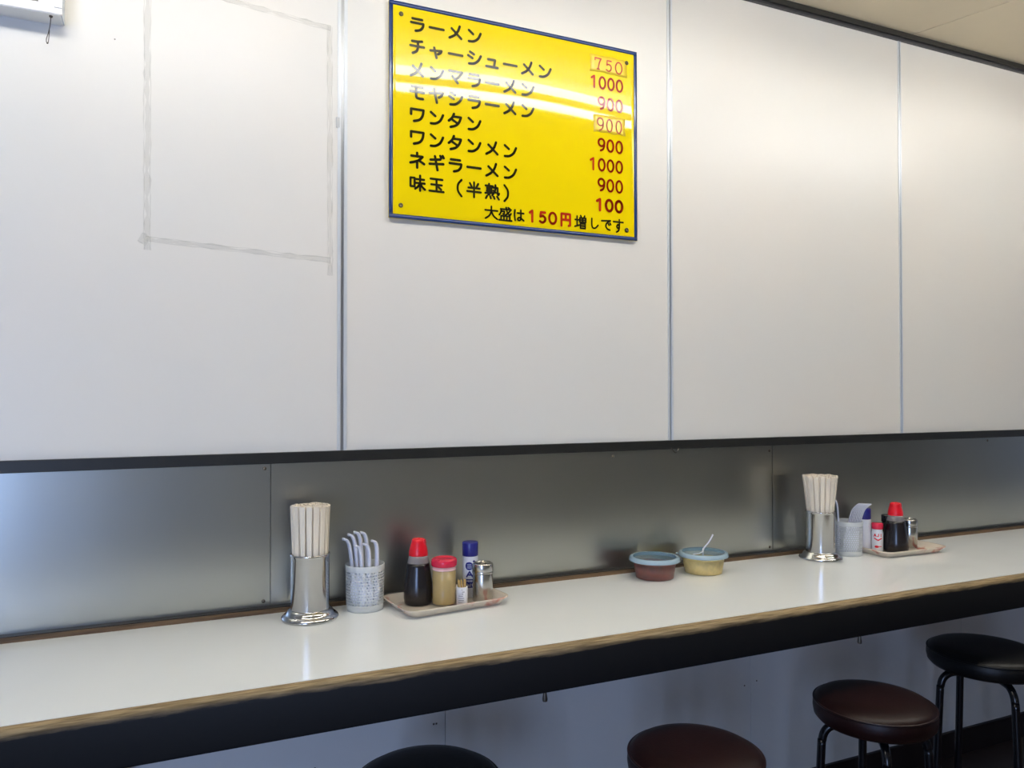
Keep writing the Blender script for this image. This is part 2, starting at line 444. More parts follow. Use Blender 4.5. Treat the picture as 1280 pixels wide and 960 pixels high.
# ------------------------------------------------------------------ fluorescent ceiling lights
def lamp(x0, x1, label, ly=-0.85):
    xc = (x0+x1)/2; hl = (x1-x0)/2
    t = thing('ceiling_light_offscreen', label, 'ceiling light', (xc, ly, ZCE), 0, 'fluorescent ceiling lights')
    MB().prism([(-0.050, 0.001), (-0.050, -0.012), (-0.020, -0.050), (0.020, -0.050), (0.050, -0.012), (0.050, 0.001)], (-hl-0.02, hl+0.02)).build('housing', 'lampbody', t)
    for y in (-0.070, 0.070):
        tb = MB().tube([(-hl, y, -0.076), (hl, y, -0.076)], 0.0145, 12).build('fluorescent_tube_offscreen', 'tube', t)
        for s_ in (-1, 1):
            MB().box(s_*(hl-0.006)-0.010, s_*(hl-0.006)+0.010, y-0.017, y+0.017, -0.096, -0.018).build('tube_socket', 'lampbody', tb)
    return t
lamp(-0.80, 0.40, 'twin-tube fluorescent light on the ceiling above the wall box')
lamp(0.60, 1.84, 'twin-tube fluorescent light on the ceiling opposite the yellow menu sign')
lamp(2.06, 3.28, 'twin-tube fluorescent light on the ceiling past the yellow menu sign')


# ------------------------------------------------------------------ counter
ct = thing('counter', 'long white laminate counter with a worn black wooden front edge along the wall', 'counter', (0.8, 0, 0))
def cpart(mb, name, m, **k):
    o = mb.build(name, m, ct, (-0.8, 0, 0), **k); return o
CF = 0.4598
cpart(MB().box(RX0, RX1, -CF, -0.0022, ZC-0.028, ZC), 'counter_top', 'counter')
# front edge board: rounded upper arris; local origin at the top so that the worn band follows it
ed = [(0.0, -0.0008), (-0.006, -0.0005), (-0.012, -0.0016), (-0.0172, -0.0046), (-0.0202, -0.0096), (-0.0212, -0.016),
      (-0.0212, -0.079), (-0.0200, -0.0825), (-0.0168, -0.0840), (0.0, -0.0840)]
fe = MB().prism(ed, (RX0, RX1)).build('front_edge', 'wood', ct, (-0.8, -CF, ZC))
for p in fe.data.polygons: p.use_smooth = len(p.vertices) == 4 and abs(p.normal.z) < 0.98
bt = tag(MB().box(RX0, RX1, -0.0285, -0.0020, ZC-0.0005, ZC+0.0095).build('trim_3', 'batten', bevel=0.0015), kind='structure')
MB().box(RX0, RX1, -0.024, -0.0020, ZC+0.0090, ZC+0.0112).build('batten_cap', 'batten_top', bt)
for x in (0.672, 1.500):
    hk = MB(); hk.lathe([(0.0046, ZC-0.112), (0.0052, ZC-0.108), (0.0036, ZC-0.098), (0.0034, ZC-0.03)], 12)
    hk.build('hook_peg', 'screw', ct, (x-0.8, -CF+0.012, 0))
for x in (-2.4, -1.2, -0.1, 3.6):
    MB().prism([(-0.0005, ZC-0.028), (-0.0005, ZC-0.30), (-0.03, ZC-0.30), (-0.36, ZC-0.06), (-0.36, ZC-0.028)], (x, x+0.03)).build('bracket', 'batten_top', ct, (-0.8, 0, 0))

# ------------------------------------------------------------------ menu sign and lettering
SX, SZ = 0.4853, H0 + 0.9275          # upper left corner of the sign on the wall
SW, SH = 0.6890, 0.5140
def warp(u, v):
    """the thin acrylic board is slightly bowed and twisted"""
    a = u/SW; b = (v-SH/2)
    return 0.0105 - 0.0016*math.sin(PI*a)*math.cos(PI*b/SH) + b*(-0.0075*math.sin(PI*a)+0.002)
sign = thing('menu_sign', 'yellow acrylic menu board with blue border screwed to the white wall panels', 'menu sign', (SX+SW/2, 0, SZ-SH))
def sp(u, v, d=0.0): return (u-SW/2, -(warp(u, v)+d), SH-v)
def sheet(u0, v0, u1, v1, d, nu, nv, back=0.003, jag=0.0, seed=0):
    rnd = random.Random(seed); mb = MB(); vs = []; fs = []
    for j in range(nv+1):
        for i in range(nu+1):
            u = u0+(u1-u0)*i/nu; v = v0+(v1-v0)*j/nv
            if jag and (i in (0, nu)): u += rnd.uniform(-jag, jag)
            if jag and (j in (0, nv)): v += rnd.uniform(-jag, jag)
            vs.append(sp(u, v, d))
    N = len(vs); w_ = nu+1
    vs += [(x, y+back, z) for x, y, z in vs]
    for j in range(nv):
        for i in range(nu):
            k = j*w_+i
            fs.append((k, k+w_, k+w_+1, k+1)); fs.append((N+k, N+k+1, N+k+w_+1, N+k+w_))
    for i in range(nu):
        fs.append((i, i+1, N+i+1, N+i)); k = nv*w_+i; fs.append((k+1, k, N+k, N+k+1))
    for j in range(nv):
        k = j*w_; fs.append((k+w_, k, N+k, N+k+w_)); k = j*w_+nu; fs.append((k, k+w_, N+k+w_, N+k))
    nf = nu*nv*2
    mb.v = vs; mb.f = fs; mb.sm = [i < nf for i in range(len(fs))]; mb.mi = [0]*len(fs)
    return mb
sheet(0, 0, SW, SH, 0, 40, 30, 0.004).build('board', 'yellow', sign, fixn=False)
bw = 0.0098
for k, (a, b, c, d_) in enumerate(((0, 0, SW, bw), (0, SH-bw, SW, SH), (0, bw, bw, SH-bw), (SW-bw, bw, SW, SH-bw))):
    sheet(a, b, c, d_, 0.0004, 40 if k < 2 else 1, 1 if k < 2 else 30, 0.0006).build('border', 'blue', sign, fixn=False)

G = {}   # glyph strokes in a 100 x 100 box, y down; a leading 'c' marks a curved stroke
def gl(ch, *st): G[ch] = st
gl('ラ', [(20,14),(80,14)], [(12,40),(88,40)], ['c',(88,40),(84,62),(68,82),(40,92)])
gl('ー', [(6,50),(94,50)])
gl('メ', ['c',(76,6),(64,40),(42,70),(10,92)], [(24,28),(86,86)])
gl('ン', [(14,16),(42,38)], ['c',(14,90),(45,86),(74,64),(92,26)])
gl('チ', ['c',(80,8),(50,13),(18,14)], [(8,44),(92,44)], ['c',(54,13),(54,50),(46,76),(22,92)])
gl('ヤ', [(6,38),(90,28)], ['c',(90,28),(82,46),(64,60)], [(34,8),(52,96)])
gl('シ', [(22,12),(48,25)], [(10,38),(38,52)], ['c',(16,92),(50,86),(78,62),(94,30)])
gl('ユ', [(18,18),(74,18),(66,84)], [(4,84),(96,84)])
gl('マ', [(8,16),(92,16)], ['c',(92,16),(74,46),(54,64)], [(30,50),(64,90)])
gl('モ', [(16,14),(84,14)], [(8,46),(92,46)], ['c',(44,14),(44,60),(46,82),(58,88),(86,88)])
gl('ワ', [(12,48),(12,14),(90,14)], ['c',(90,14),(84,50),(66,78),(30,92)])
gl('タ', ['c',(40,4),(28,32),(6,54)], [(36,22),(86,22)], ['c',(86,22),(74,54),(52,80),(18,94)], [(32,46),(66,66)])
gl('ネ', [(50,2),(50,22)], [(14,24),(84,24)], ['c',(84,24),(56,52),(8,70)], [(50,54),(50,98)], [(64,52),(94,70)])
gl('ギ', [(12,34),(74,26)], [(6,62),(94,54)], [(40,8),(56,98)], [(74,2),(80,16)], [(90,0),(96,13)])
gl('味', [(8,20),(34,20),(34,74),(8,74),(8,20)], [(44,26),(94,26)], [(40,50),(98,50)], [(69,2),(69,98)], ['c',(67,52),(56,72),(38,88)], ['c',(71,52),(82,72),(100,88)])
gl('玉', [(12,12),(88,12)], [(16,48),(84,48)], [(4,90),(96,90)], [(50,12),(50,90)], [(64,62),(80,76)])
gl('（', ['c',(84,0),(66,26),(62,50),(66,74),(84,100)])
gl('）', ['c',(16,0),(34,26),(38,50),(34,74),(16,100)])
gl('半', [(22,10),(34,32)], [(78,10),(66,32)], [(12,40),(88,40)], [(4,64),(96,64)], [(50,2),(50,100)])
gl('熟', [(28,0),(28,12)], [(4,13),(54,13)], [(15,24),(44,24),(44,38),(15,38),(15,24)], [(12,47),(46,47),(30,56),(30,70),(22,72)], [(2,62),(54,58)], ['c',(72,4),(70,40),(50,74)], [(56,22),(87,22),(87,60)], ['c',(87,60),(92,68),(98,58)], [(58,42),(74,54)], [(14,82),(6,97)], [(36,82),(40,95)], [(60,82),(66,95)], [(84,80),(96,97)])
gl('大', [(4,34),(96,34)], ['c',(50,4),(48,44),(34,74),(6,96)], ['c',(52,42),(66,74),(94,96)])
gl('盛', [(14,14),(94,14)], ['c',(18,14),(16,38),(4,58)], [(18,30),(42,30),(40,50),(32,50)], ['c',(56,0),(64,32),(82,54),(93,42)], ['c',(86,22),(70,42),(50,56)], [(72,0),(84,7)], [(17,64),(83,64)], [(17,64),(17,92)], [(39,64),(39,92)], [(61,64),(61,92)], [(83,64),(83,92)], [(2,95),(98,95)])
gl('は', ['c',(16,8),(12,50),(18,94)], [(38,32),(94,32)], ['c',(68,6),(69,50),(67,80),(54,92),(41,84),(46,70),(64,70),(94,90)])
gl('円', [(12,96),(12,10),(88,10),(88,90),(76,94)], [(50,10),(50,52)], [(12,52),(88,52)])
gl('増', [(2,34),(36,34)], [(19,6),(19,80)], [(0,86),(38,74)], [(50,0),(57,13)], [(86,0),(79,13)], [(42,18),(95,18),(95,50),(42,50),(42,18)], [(68,18),(68,50)], [(42,34),(95,34)], [(48,62),(90,62),(90,97),(48,97),(48,62)], [(48,79),(90,79)])
gl('し', ['c',(28,6),(28,66),(38,88),(62,88),(88,62)])
gl('で', [(6,20),(90,13)], ['c',(90,13),(58,34),(46,60),(58,84),(84,94)], [(70,40),(77,53)], [(86,34),(93,47)])
gl('す', [(4,22),(96,22)], ['c',(60,4),(60,52),(48,68),(36,56),(46,42),(58,50),(60,66),(52,86),(34,98)])
circ = lambda cx, cy, rx, ry, n=18: [(cx+rx*math.cos(2*PI*k/n), cy+ry*math.sin(2*PI*k/n)) for k in range(n+1)]
gl('。', circ(20, 82, 14, 14))
gl('0', circ(50, 50, 38, 45, 28))
gl('1', [(22,22),(56,6),(56,95)])
gl('9', circ(50, 32, 37, 28, 24), ['c',(87,32),(84,60),(68,84),(40,95)])
gl('7', [(14,26),(14,10),(84,12)], ['c',(84,12),(62,48),(50,92)], [(38,92),(64,92)])
gl('5', [(80,10),(30,10),(24,46)], ['c',(24,46),(52,38),(80,54),(76,80),(48,94),(18,84)])
gl('A', [(10,95),(50,6),(90,95)], [(24,64),(76,64)])
gl('J', ['c',(70,6),(70,66),(48,94),(20,78)])
gl('I', [(50,6),(50,95)])
gl('s', ['c',(84,24),(50,8),(20,26),(50,50),(82,74),(50,94),(14,78)])
gl('a', circ(46, 64, 32, 30, 18), [(80,34),(80,95)])
gl('l', [(50,4),(50,95)])
gl('t', ['c',(44,6),(44,70),(56,92),(78,90)], [(16,36),(78,36)])

def strokes(mb, ch, u, v, ew, eh, th, mapper):
    """strokes of glyph ch centred on u,v as flat round-ended bars with a little body"""
    for st in G[ch]:
        curved = st[0] == 'c'
        pts = [(u+(x-50)/100*ew, v+(y-50)/100*eh) for x, y in (st[1:] if curved else st)]
        if curved: pts = [(p.x, p.y) for p in smooth_path([(a, b, 0) for a, b in pts], 5)]
        n = len(pts); out = []
        closed = abs(pts[0][0]-pts[-1][0])+abs(pts[0][1]-pts[-1][1]) < 1e-9
        # bars
        for (a, b) in zip(pts, pts[1:]):
            dx, dy = b[0]-a[0], b[1]-a[1]; L = math.hypot(dx, dy) or 1e-9
            nx, ny = -dy/L*th/2, dx/L*th/2
            k = max(1, int(L/0.004)); q0 = []; q1 = []
            for i in range(k+1):
                t = i/k; x, y = a[0]+dx*t, a[1]+dy*t
                q0.append(mapper(x+nx, y+ny)); q1.append(mapper(x-nx, y-ny))
            mb.add(q0+q1, [(i, i+1, k+1+i+1, k+1+i) for i in range(k)], True)
        for (x, y) in (pts if not closed else pts[:-1]):
            c = [mapper(x+th/2*math.cos(2*PI*i/12), y+th/2*math.sin(2*PI*i/12)) for i in range(12)]
            mb.add(c, [tuple(range(12))], True)

def front(mb):
    """make every face look towards -y"""
    for i, f in enumerate(mb.f):
        a, b, c = (Vector(mb.v[j]) for j in f[:3])
        if (b-a).cross(c-a).y > 0: mb.f[i] = tuple(reversed(f))
    return mb
def text_part(name, items, m, th, d=0.0009):
    mb = MB()
    for (ch, u, v, ew, eh) in items: strokes(mb, ch, u, v, ew, eh, th, lambda a, b: sp(a, b, d))
    return front(mb).build(name, m, sign, fixn=False)

rows = ['ラーメン', 'チャーシューメン', 'メンマラーメン', 'モヤシラーメン', 'ワンタン', 'ワンタンメン', 'ネギラーメン', '味玉（半熟）']
for i, row in enumerate(rows):
    it = []
    for k, ch in enumerate(row):
        u = 0.0690+0.0486*k; v = 0.0472+0.05405*i
        if ch in 'ャュ':
            it.append(({'ャ': 'ヤ', 'ュ': 'ユ'}[ch], u-0.001, v+0.0045, 0.033, 0.027))
        elif ch in '味玉半熟': it.append((ch, u, v, 0.0390, 0.0375))
        elif ch in '（）': it.append((ch, u, v, 0.046, 0.040))
        else: it.append((ch, u, v, 0.0395, 0.0365))
    if '（' in row:
        text_part('dish_name', it[:2], 'ink', 0.0056); it = it[2:]
    text_part('dish_name', it, 'ink', 0.0064 if i < 7 else 0.0055)
# closing line
text_part('closing_line', [('大', .2610, .4776, .036, .033), ('盛', .2990, .4782, .036, .034), ('は', .3360, .4775, .031, .031)], 'ink', 0.0046)
text_part('surcharge', [('1', .3725, .4758, .020, .031), ('5', .4030, .4760, .024, .031), ('0', .4320, .4760, .026, .031), ('円', .4700, .4758, .033, .036)], 'red', 0.0064)
text_part('closing_line', [('増', .5140, .4784, .034, .034), ('し', .5545, .4788, .031, .030), ('で', .5915, .4784, .032, .031), ('す', .6285, .4782, .033, .036), ('。', .6640, .4782, .030, .030)], 'ink', 0.0046)
# prices
def price(txt, v, right, dw, gap, h, th, m='red'):
    it = []; u = right - dw/2
    for ch in reversed(txt):
        it.append((ch, u, v, dw, h)); u -= dw+gap
    return text_part('price', it, m, th, 0.0012)
def patch(u0, v0, u1, v1, seed):
    return sheet(u0, v0, u1, v1, 0.0007, 8, 6, 0.0007, 0.0016, seed).build('price_sticker', 'sticker', sign, fixn=False)
patch(.5435, .0300, .6570, .0745, 3)
text_part('price', [('7', .567, .0525, .026, .035), ('5', .600, .0535, .024, .033), ('0', .631, .0545, .026, .034)], 'redpen', 0.0038, 0.0014)
price('1000', .1020, .6450, .0235, .0030, .0335, .0056)
price('900', .1565, .6450, .0245, .0030, .0340, .0056)
patch(.5545, .1870, .6510, .2340, 5)
text_part('price', [('9', .574, .2130, .024, .036), ('0', .602, .2130, .022, .036), ('0', .631, .2130, .022, .036)], 'redpen', 0.0036, 0.0014)
price('900', .2672, .6445, .0245, .0030, .0340, .0057)
price('1000', .3205, .6440, .0240, .0030, .0335, .0057)
price('900', .3735, .6440, .0245, .0030, .0340, .0058)
price('100', .4268, .6440, .0265, .0035, .0325, .0074)
for (u, v) in ((.0294, .0289), (.6566, .0354), (.0290, .4830), (.6555, .4868)):
    x, y, z = sp(u, v, 0.0)
    s_ = MB().lathe([(0.0056, -0.002), (0.0056, 0.0012), (0.0046, 0.0022), (0.0030, 0.0024), (0.0026, 0.0018), (0, 0.0018)], 16).build('screw', 'sign_screw', sign, (x, y, z))
    s_.rotation_euler = (PI/2, 0, 0)

# ------------------------------------------------------------------ wall box at the upper left
bx0, bx1, bz, bd = -1.05, -0.1775, H0+0.7385, 0.051
wbx = thing('wall_box', 'white casing with dark panel mounted high on the white wall, cord loop below', 'wall box', ((bx0+bx1)/2, 0, bz))
cx = (bx0+bx1)/2
MB().box(bx0-cx, bx1-cx, -bd+0.004, 0.001, 0.001, 0.36).build('casing', 'boxblue', wbx)
MB().box(bx0-cx, bx1-cx, -bd, -bd+0.006, 0.0, 0.0175).build('bottom_rail', 'boxwhite', wbx)
MB().box(bx0-cx+0.02, -0.2175-cx, -bd+0.0015, -bd+0.006, 0.0175, 0.345).build('dark_panel', 'boxdark', wbx)
MB().box(bx0-cx+0.003, bx1-cx-0.003, -bd+0.002, 0.0005, -0.0015, 0.002).build('underside', 'boxwhite', wbx)
MB().box(bx1-cx-0.013, bx1-cx, -bd-0.0006, -bd, 0.0115, 0.0125).build('seam_line', 'greyprint', wbx)
cl = MB(); X = -0.197-cx
cl.tube(smooth_path([(X, -0.040, 0.001), (X-0.0015, -0.036, -0.016), (X-0.005, -0.030, -0.030), (X-0.0085, -0.028, -0.042), (X-0.0085, -0.028, -0.049),
                     (X-0.0060, -0.028, -0.051), (X-0.0045, -0.029, -0.040), (X-0.0035, -0.031, -0.026)]), 0.0008, 6)
cl.lathe([(0, -0.053), (0.0016, -0.052), (0.0016, -0.050), (0, -0.049)], 8, X-0.0070, -0.028)
cl.build('cord_loop', 'cord', wbx)
MB().lathe([(0.003, -0.004), (0.0035, 0.0)], 10, X, -0.040).build('cord_hole', 'cord', wbx)

# ------------------------------------------------------------------ chopstick holders and chopsticks
def can(label, loc):
    t = thing('chopstick_holder', label, 'chopstick holder', loc)
    MB().lathe([(0, 0.0), (0.058, 0.0), (0.0595, 0.0025), (0.0590, 0.0055), (0.0545, 0.0095), (0.0500, 0.0110), (0.0490, 0.0145),
                (0.0460, 0.0185), (0.0425, 0.0200), (0.0410, 0.0215), (0, 0.0215)], 56).build('base', 'polished', t)
    MB().lathe([(0.0403, 0.0205), (0.0403, 0.1300), (0.0408, 0.1320), (0.0418, 0.1340), (0.0418, 0.1362), (0.0410, 0.1375), (0.0396, 0.1375),
                (0.0392, 0.1350), (0.0392, 0.0220)], 56).build('cylinder', 'polished', t)
    return t
def stick_mesh():
    mb = MB(); a, b, L = 0.0058, 0.0026, 0.214
    def bar(x0, x1, h, z1):
        k = 0.60; kb = 0.70
        mb.add([(x0*k,-h*kb,0),(x1*k,-h*kb,0),(x1*k,h*kb,0),(x0*k,h*kb,0),(x0,-h,z1),(x1,-h,z1),(x1,h,z1),(x0,h,z1)],
               [(0,3,2,1),(4,5,6,7),(0,1,5,4),(1,2,6,5),(2,3,7,6),(3,0,4,7)])
    bar(-a, -0.0006, b, L); bar(0.0006, a, b, L*0.999); bar(-0.0007, 0.0007, b*0.75, L*0.998)
    return mb
def chopsticks(loc, splay, label, group, seed, proto=None):
    rnd = random.Random(seed)
    rings = [(0.0350, 17), (0.0285, 13), (0.0218, 9), (0.0148, 6), (0.0075, 3)] if splay < 0.2 else [(0.0348, 18), (0.0280, 14), (0.0210, 9), (0.0140, 5), (0.0065, 2)]
    k = 0
    for r, n in rings:
        ph = rnd.random()*PI
        for i in range(n):
            a = 2*PI*i/n+ph
            if proto is None:
                proto = stick_mesh().build('chopsticks', 'chop'); o = proto
            else:
                o = proto.copy(); COL.objects.link(o)
            tag(o, label, 'chopsticks', group)
            sc = 1+splay*(r/0.035)
            rb = (r-0.54*r*(1+splay))/0.46; bot = Vector((math.cos(a)*rb, math.sin(a)*rb, 0)); top = Vector((math.cos(a)*r*(1+splay), math.sin(a)*r*(1+splay), 0.214))
            top += Vector((rnd.uniform(-1, 1), rnd.uniform(-1, 1), 0))*0.0004
            zax = (top-bot).normalized(); aj = a+rnd.uniform(-0.07, 0.07); xax = Vector((-math.sin(aj), math.cos(aj), 0)); xax = (xax-zax*xax.dot(zax)).normalized(); yax = zax.cross(xax)
            m = Matrix.Identity(4)
            for q in range(3): m[q][0], m[q][1], m[q][2] = xax[q], yax[q], zax[q]
            p = Vector(loc)+bot+Vector((0, 0, 0.0222+rnd.uniform(0, 0.005)))
            m[0][3], m[1][3], m[2][3] = p
            o.matrix_world = m
            k += 1
    return proto
LC = (0.2920, -0.0960, ZC); RC = (1.7370, -0.1020, ZC)
can('tall steel chopstick holder beside the cup of scattered spoons', LC)
can('tall steel chopstick holder beside the cup of neatly nested spoons', RC)
proto = chopsticks(LC, 0.10, 'pale wooden chopsticks in the steel holder beside the cup of scattered spoons', 'chopsticks beside the scattered spoons', 1)
chopsticks(RC, 0.30, 'pale wooden chopsticks in the steel holder beside the cup of nested spoons', 'chopsticks beside the nested spoons', 2, proto)

# ------------------------------------------------------------------ spoon cups and spoons
def spoon_cup(label, loc):
    t = thing('spoon_cup', label, 'cup', loc)
    Hc, r0, r1 = 0.100, 0.0405, 0.0428
    rad = lambda z: r0+(r1-r0)*z/Hc
    MB().lathe([(0, 0.0), (r0-0.001, 0.0), (r0, 0.002), (rad(0.014), 0.014), (rad(0.014)-0.0016, 0.014), (r0-0.002, 0.003), (0, 0.003)], 48).build('cup_base', 'cup', t)
    MB().lathe([(rad(0.088), 0.088), (r1, Hc-0.001), (r1-0.0006, Hc), (r1-0.0016, Hc), (r1-0.002, Hc-0.001), (rad(0.088)-0.0016, 0.088)], 48).build('rim', 'cup', t)
    # perforated wall: each cell has a hole in its middle
    mb = MB(); nc, nr = 40, 12; z0, z1 = 0.0138, 0.0882
    def P(i, z): a = 2*PI*i/nc; r = rad(z); return (r*math.cos(a), r*math.sin(a), z)
    dz = (z1-z0)/nr
    for j in range(nr):
        for i in range(nc):
            zc = z0+dz*(j+0.5); off = 0.0
            A = [P(i, z0+dz*j), P(i+1, z0+dz*j), P(i+1, z0+dz*(j+1)), P(i, z0+dz*(j+1))]
            cxh = i+0.5+(0.16 if j % 2 else -0.16); h = 0.22
            B = [P(cxh-h, zc-h*dz), P(cxh+h, zc-h*dz), P(cxh+h, zc+h*dz), P(cxh-h, zc+h*dz)]
            mb.add(A+B, [(0,1,5,4), (1,2,6,5), (2,3,7,6), (3,0,4,7)], True)
    mb.build('perforated_wall', 'cup', t)
    return t
def spoon_mesh(hw=0.0110, ch=0.20, hth=0.0016, tip=((0.0030, 0.141), (0.0085, 0.1515), (0.0150, 0.1595))):
    path = smooth_path([(0.000, 0.0), (0.007, 0.012), (0.0085, 0.030), (0.004, 0.050), (0.0, 0.066), (-0.001, 0.100), (0.000, 0.128), *tip], 5)
    ws = [(0, 0.006), (0.05, 0.018), (0.16, 0.0315), (0.28, 0.030), (0.40, 0.016), (0.47, hw*1.08), (0.80, hw), (0.96, hw), (1.0, hw*0.8)]
    def wd(t):
        for (a, b), (c, d) in zip(ws, ws[1:]):
            if a <= t <= c: return b+(d-b)*(t-a)/(c-a)
        return ws[-1][1]
    N = len(path); m = 7; top = []; bot = []
    for i, p in enumerate(path):
        q = path[min(i+1, N-1)]-path[max(i-1, 0)]; q.normalize()
        nrm = Vector((-q.y, q.x, 0))                     # in (y,z)
        t = i/(N-1); w_ = wd(t); dep = w_*(0.30 if t < 0.42 else ch)
        for k in range(m):
            s_ = -1+2*k/(m-1); bend = dep*(s_*s_); th = 0.0016+(hth-0.0016)*max(0, min(1, (t-0.36)/0.1))
            y = p.x+nrm.x*bend; z = p.y+nrm.y*bend
            top.append((s_*w_/2, y, z)); bot.append((s_*w_/2*0.98, y-nrm.x*th, z-nrm.y*th))
    mb = MB(); n = N*m; fs = []
    for i in range(N-1):
        for k in range(m-1):
            a = i*m+k; fs += [(a, a+1, a+m+1, a+m), (n+a, n+a+m, n+a+m+1, n+a+1)]
        fs += [(i*m, i*m+m, n+i*m+m, n+i*m), (i*m+m-1, n+i*m+m-1, n+i*m+2*m-1, i*m+2*m-1)]
    for k in range(m-1):
        fs += [(k, n+k, n+k+1, k+1), ((N-1)*m+k, (N-1)*m+k+1, n+(N-1)*m+k+1, n+(N-1)*m+k)]
    mb.add(top+bot, fs, True); return mb
spoon0 = {}
def spoon(base, rz, lean, lean_dir, label, group, sc=1.0, loose=False):
    if loose not in spoon0:
        spoon0[loose] = o = (spoon_mesh(0.0120, 0.12, 0.0042, ((0.0020, 0.1400), (0.0066, 0.1485), (0.0140, 0.1515))) if loose else spoon_mesh()).build('soup_spoon', 'spoon')
    else: o = spoon0[loose].copy(); COL.objects.link(o)
    tag(o, label, 'spoon', group)
    ax = Vector((-math.sin(lean_dir), math.cos(lean_dir), 0))
    o.matrix_world = Matrix.Translation(base) @ Matrix.Rotation(lean, 4, ax) @ Matrix.Rotation(rz, 4, 'Z') @ Matrix.Diagonal((1.0, 1.0, sc, 1.0))
LU = Vector((0.4150, -0.0740, ZC)); RU = Vector((1.8530, -0.0930, ZC))
spoon_cup('frosted perforated plastic cup holding scattered white spoons', LU)
spoon_cup('frosted perforated plastic cup holding nested white spoons', RU)
lsp = 'white plastic soup spoon standing loose in the perforated cup of scattered spoons'
# two loose stacks side by side in the cup, each fanning out towards the top
HD = 3.36; hv = Vector((math.cos(HD), math.sin(HD), 0)); lv = Vector((math.cos(HD-PI/2), math.sin(HD-PI/2), 0))
for side, al, ln, sc in ((1, 0.0135, 0.115, 1.02), (1, 0.0045, 0.085, 1.07), (1, -0.0045, 0.050, 1.09), (1, -0.0135, 0.010, 1.07),
                         (-1, 0.0125, 0.045, 0.935), (-1, -0.0020, 0.000, 0.94), (-1, -0.0165, -0.040, 0.97)):
    spoon(LU+hv*al+lv*(0.0162*side)+Vector((0, 0, 0.0050)), HD-PI/2, ln, HD, lsp, 'spoons standing loose in a cup', sc, True)
rsp = 'white plastic soup spoon nested with others leaning in the perforated cup'
ND = -0.78; nv = Vector((math.cos(ND), math.sin(ND), 0))
for k in range(8):
    spoon(RU+nv*(-0.0165+0.0045*k)+Vector((0, 0, 0.0050)), ND-PI/2, 0.235, ND, rsp, 'spoons nested in a cup', 0.965)
spoon(RU-nv*0.0220+Vector((0, 0, 0.0050)), ND+PI/2, 0.03, ND+PI, 'white plastic soup spoon standing apart next to the steel chopstick holder', None, 1.04, True)

# ------------------------------------------------------------------ trays
def tray(label, loc, rz, wx, wy):
    def rr(hx, hy, r, z, n=6):
        out = []
        for cx_, cy_, a0 in ((hx-r, hy-r, 0), (-hx+r, hy-r, PI/2), (-hx+r, -hy+r, PI), (hx-r, -hy+r, 1.5*PI)):
            for k in range(n+1):
                a = a0+PI/2*k/n; out.append((cx_+r*math.cos(a), cy_+r*math.sin(a), z))
        return out
    hx, hy = wx/2, wy/2
    L = [rr(hx-0.020, hy-0.020, 0.018, 0.0), rr(hx-0.016, hy-0.016, 0.020, 0.0015), rr(hx-0.004, hy-0.004, 0.026, 0.0150), rr(hx, hy, 0.028, 0.0175),
         rr(hx, hy, 0.028, 0.0195), rr(hx-0.003, hy-0.003, 0.027, 0.0195), rr(hx-0.0075, hy-0.0075, 0.025, 0.0160), rr(hx-0.019, hy-0.019, 0.020, 0.0040), rr(hx-0.023, hy-0.023, 0.018, 0.0030)]
    mb = MB(); n = len(L[0]); vs = [p for l in L for p in l]; fs = []
    for j in range(len(L)-1):
        for k in range(n): fs.append((j*n+k, j*n+(k+1) % n, (j+1)*n+(k+1) % n, (j+1)*n+k))
    mb.add(vs, fs, True); mb.add(vs, [tuple(range(n-1, -1, -1)), tuple(range((len(L)-1)*n, len(L)*n))])
    o = mb.build('condiment_tray', 'tray', None, loc, rz); return tag(o, label, 'tray')
tray('shallow beige tray with pink pattern, carrying the vinegar jar and toothpicks', (0.5890, -0.1160, ZC), 0.12, 0.254, 0.165)
tray('shallow beige tray with pink pattern, carrying the small red-capped seasoning bottle', (2.0235, -0.1200, ZC), -0.03, 0.252, 0.165)
ZTR = ZC + 0.0030

# ------------------------------------------------------------------ condiments
def soy_bottle(label, loc, rz, kr=1.0):
    t = thing('soy_sauce_bottle', label, 'bottle', loc, rz)
    pr = [(0.0285, 0.0), (0.0310, 0.0030), (0.0328, 0.014), (0.0330, 0.026), (0.0320, 0.045), (0.0295, 0.065), (0.0262, 0.085), (0.0230, 0.100), (0.0206, 0.110)]
    pr = [(r*(1+(kr-1)*(1-z/0.11)), z) for r, z in pr]
    rn = pr[6][0]+(pr[7][0]-pr[6][0])*0.5
    MB().lathe([(0, 0)]+pr[:7]+[(rn, 0.0925), (0, 0.0925)], 44).build('bottle_body', 'soy', t)
    MB().lathe([(rn, 0.0925)]+pr[7:]+[(0, 0.110)], 44).build('bottle_neck', 'petneck', t)
    cp = MB().lathe([(0.0212, 0.1085), (0.0214, 0.1095), (0.0208, 0.118), (0.0185, 0.128), (0.0160, 0.137), (0.0150, 0.1430), (0.0120, 0.1460), (0, 0.1465)], 36)
    c = cp.build('cap', 'redcap', t)
    MB().add([(-0.007, -0.017, 0.134), (0.007, -0.017, 0.134), (0.005, -0.0165, 0.144), (-0.005, -0.0165, 0.144),
              (-0.007, 0.0, 0.136), (0.007, 0.0, 0.136), (0.005, 0.0, 0.1478), (-0.005, 0.0, 0.1478)],
             [(0,1,2,3), (5,4,7,6), (4,0,3,7), (1,5,6,2), (3,2,6,7), (4,5,1,0)]).build('spout_flap', 'redcap', c, bevel=0.0012)
    return t
soy_bottle('soy sauce bottle with red cap next to the vinegar jar', (0.5325, -0.0915, ZTR), 0.9)
soy_bottle('soy sauce bottle with red cap in front of the small red-capped seasoning bottle', (2.0070, -0.1320, ZTR), 0.2, 1.10)

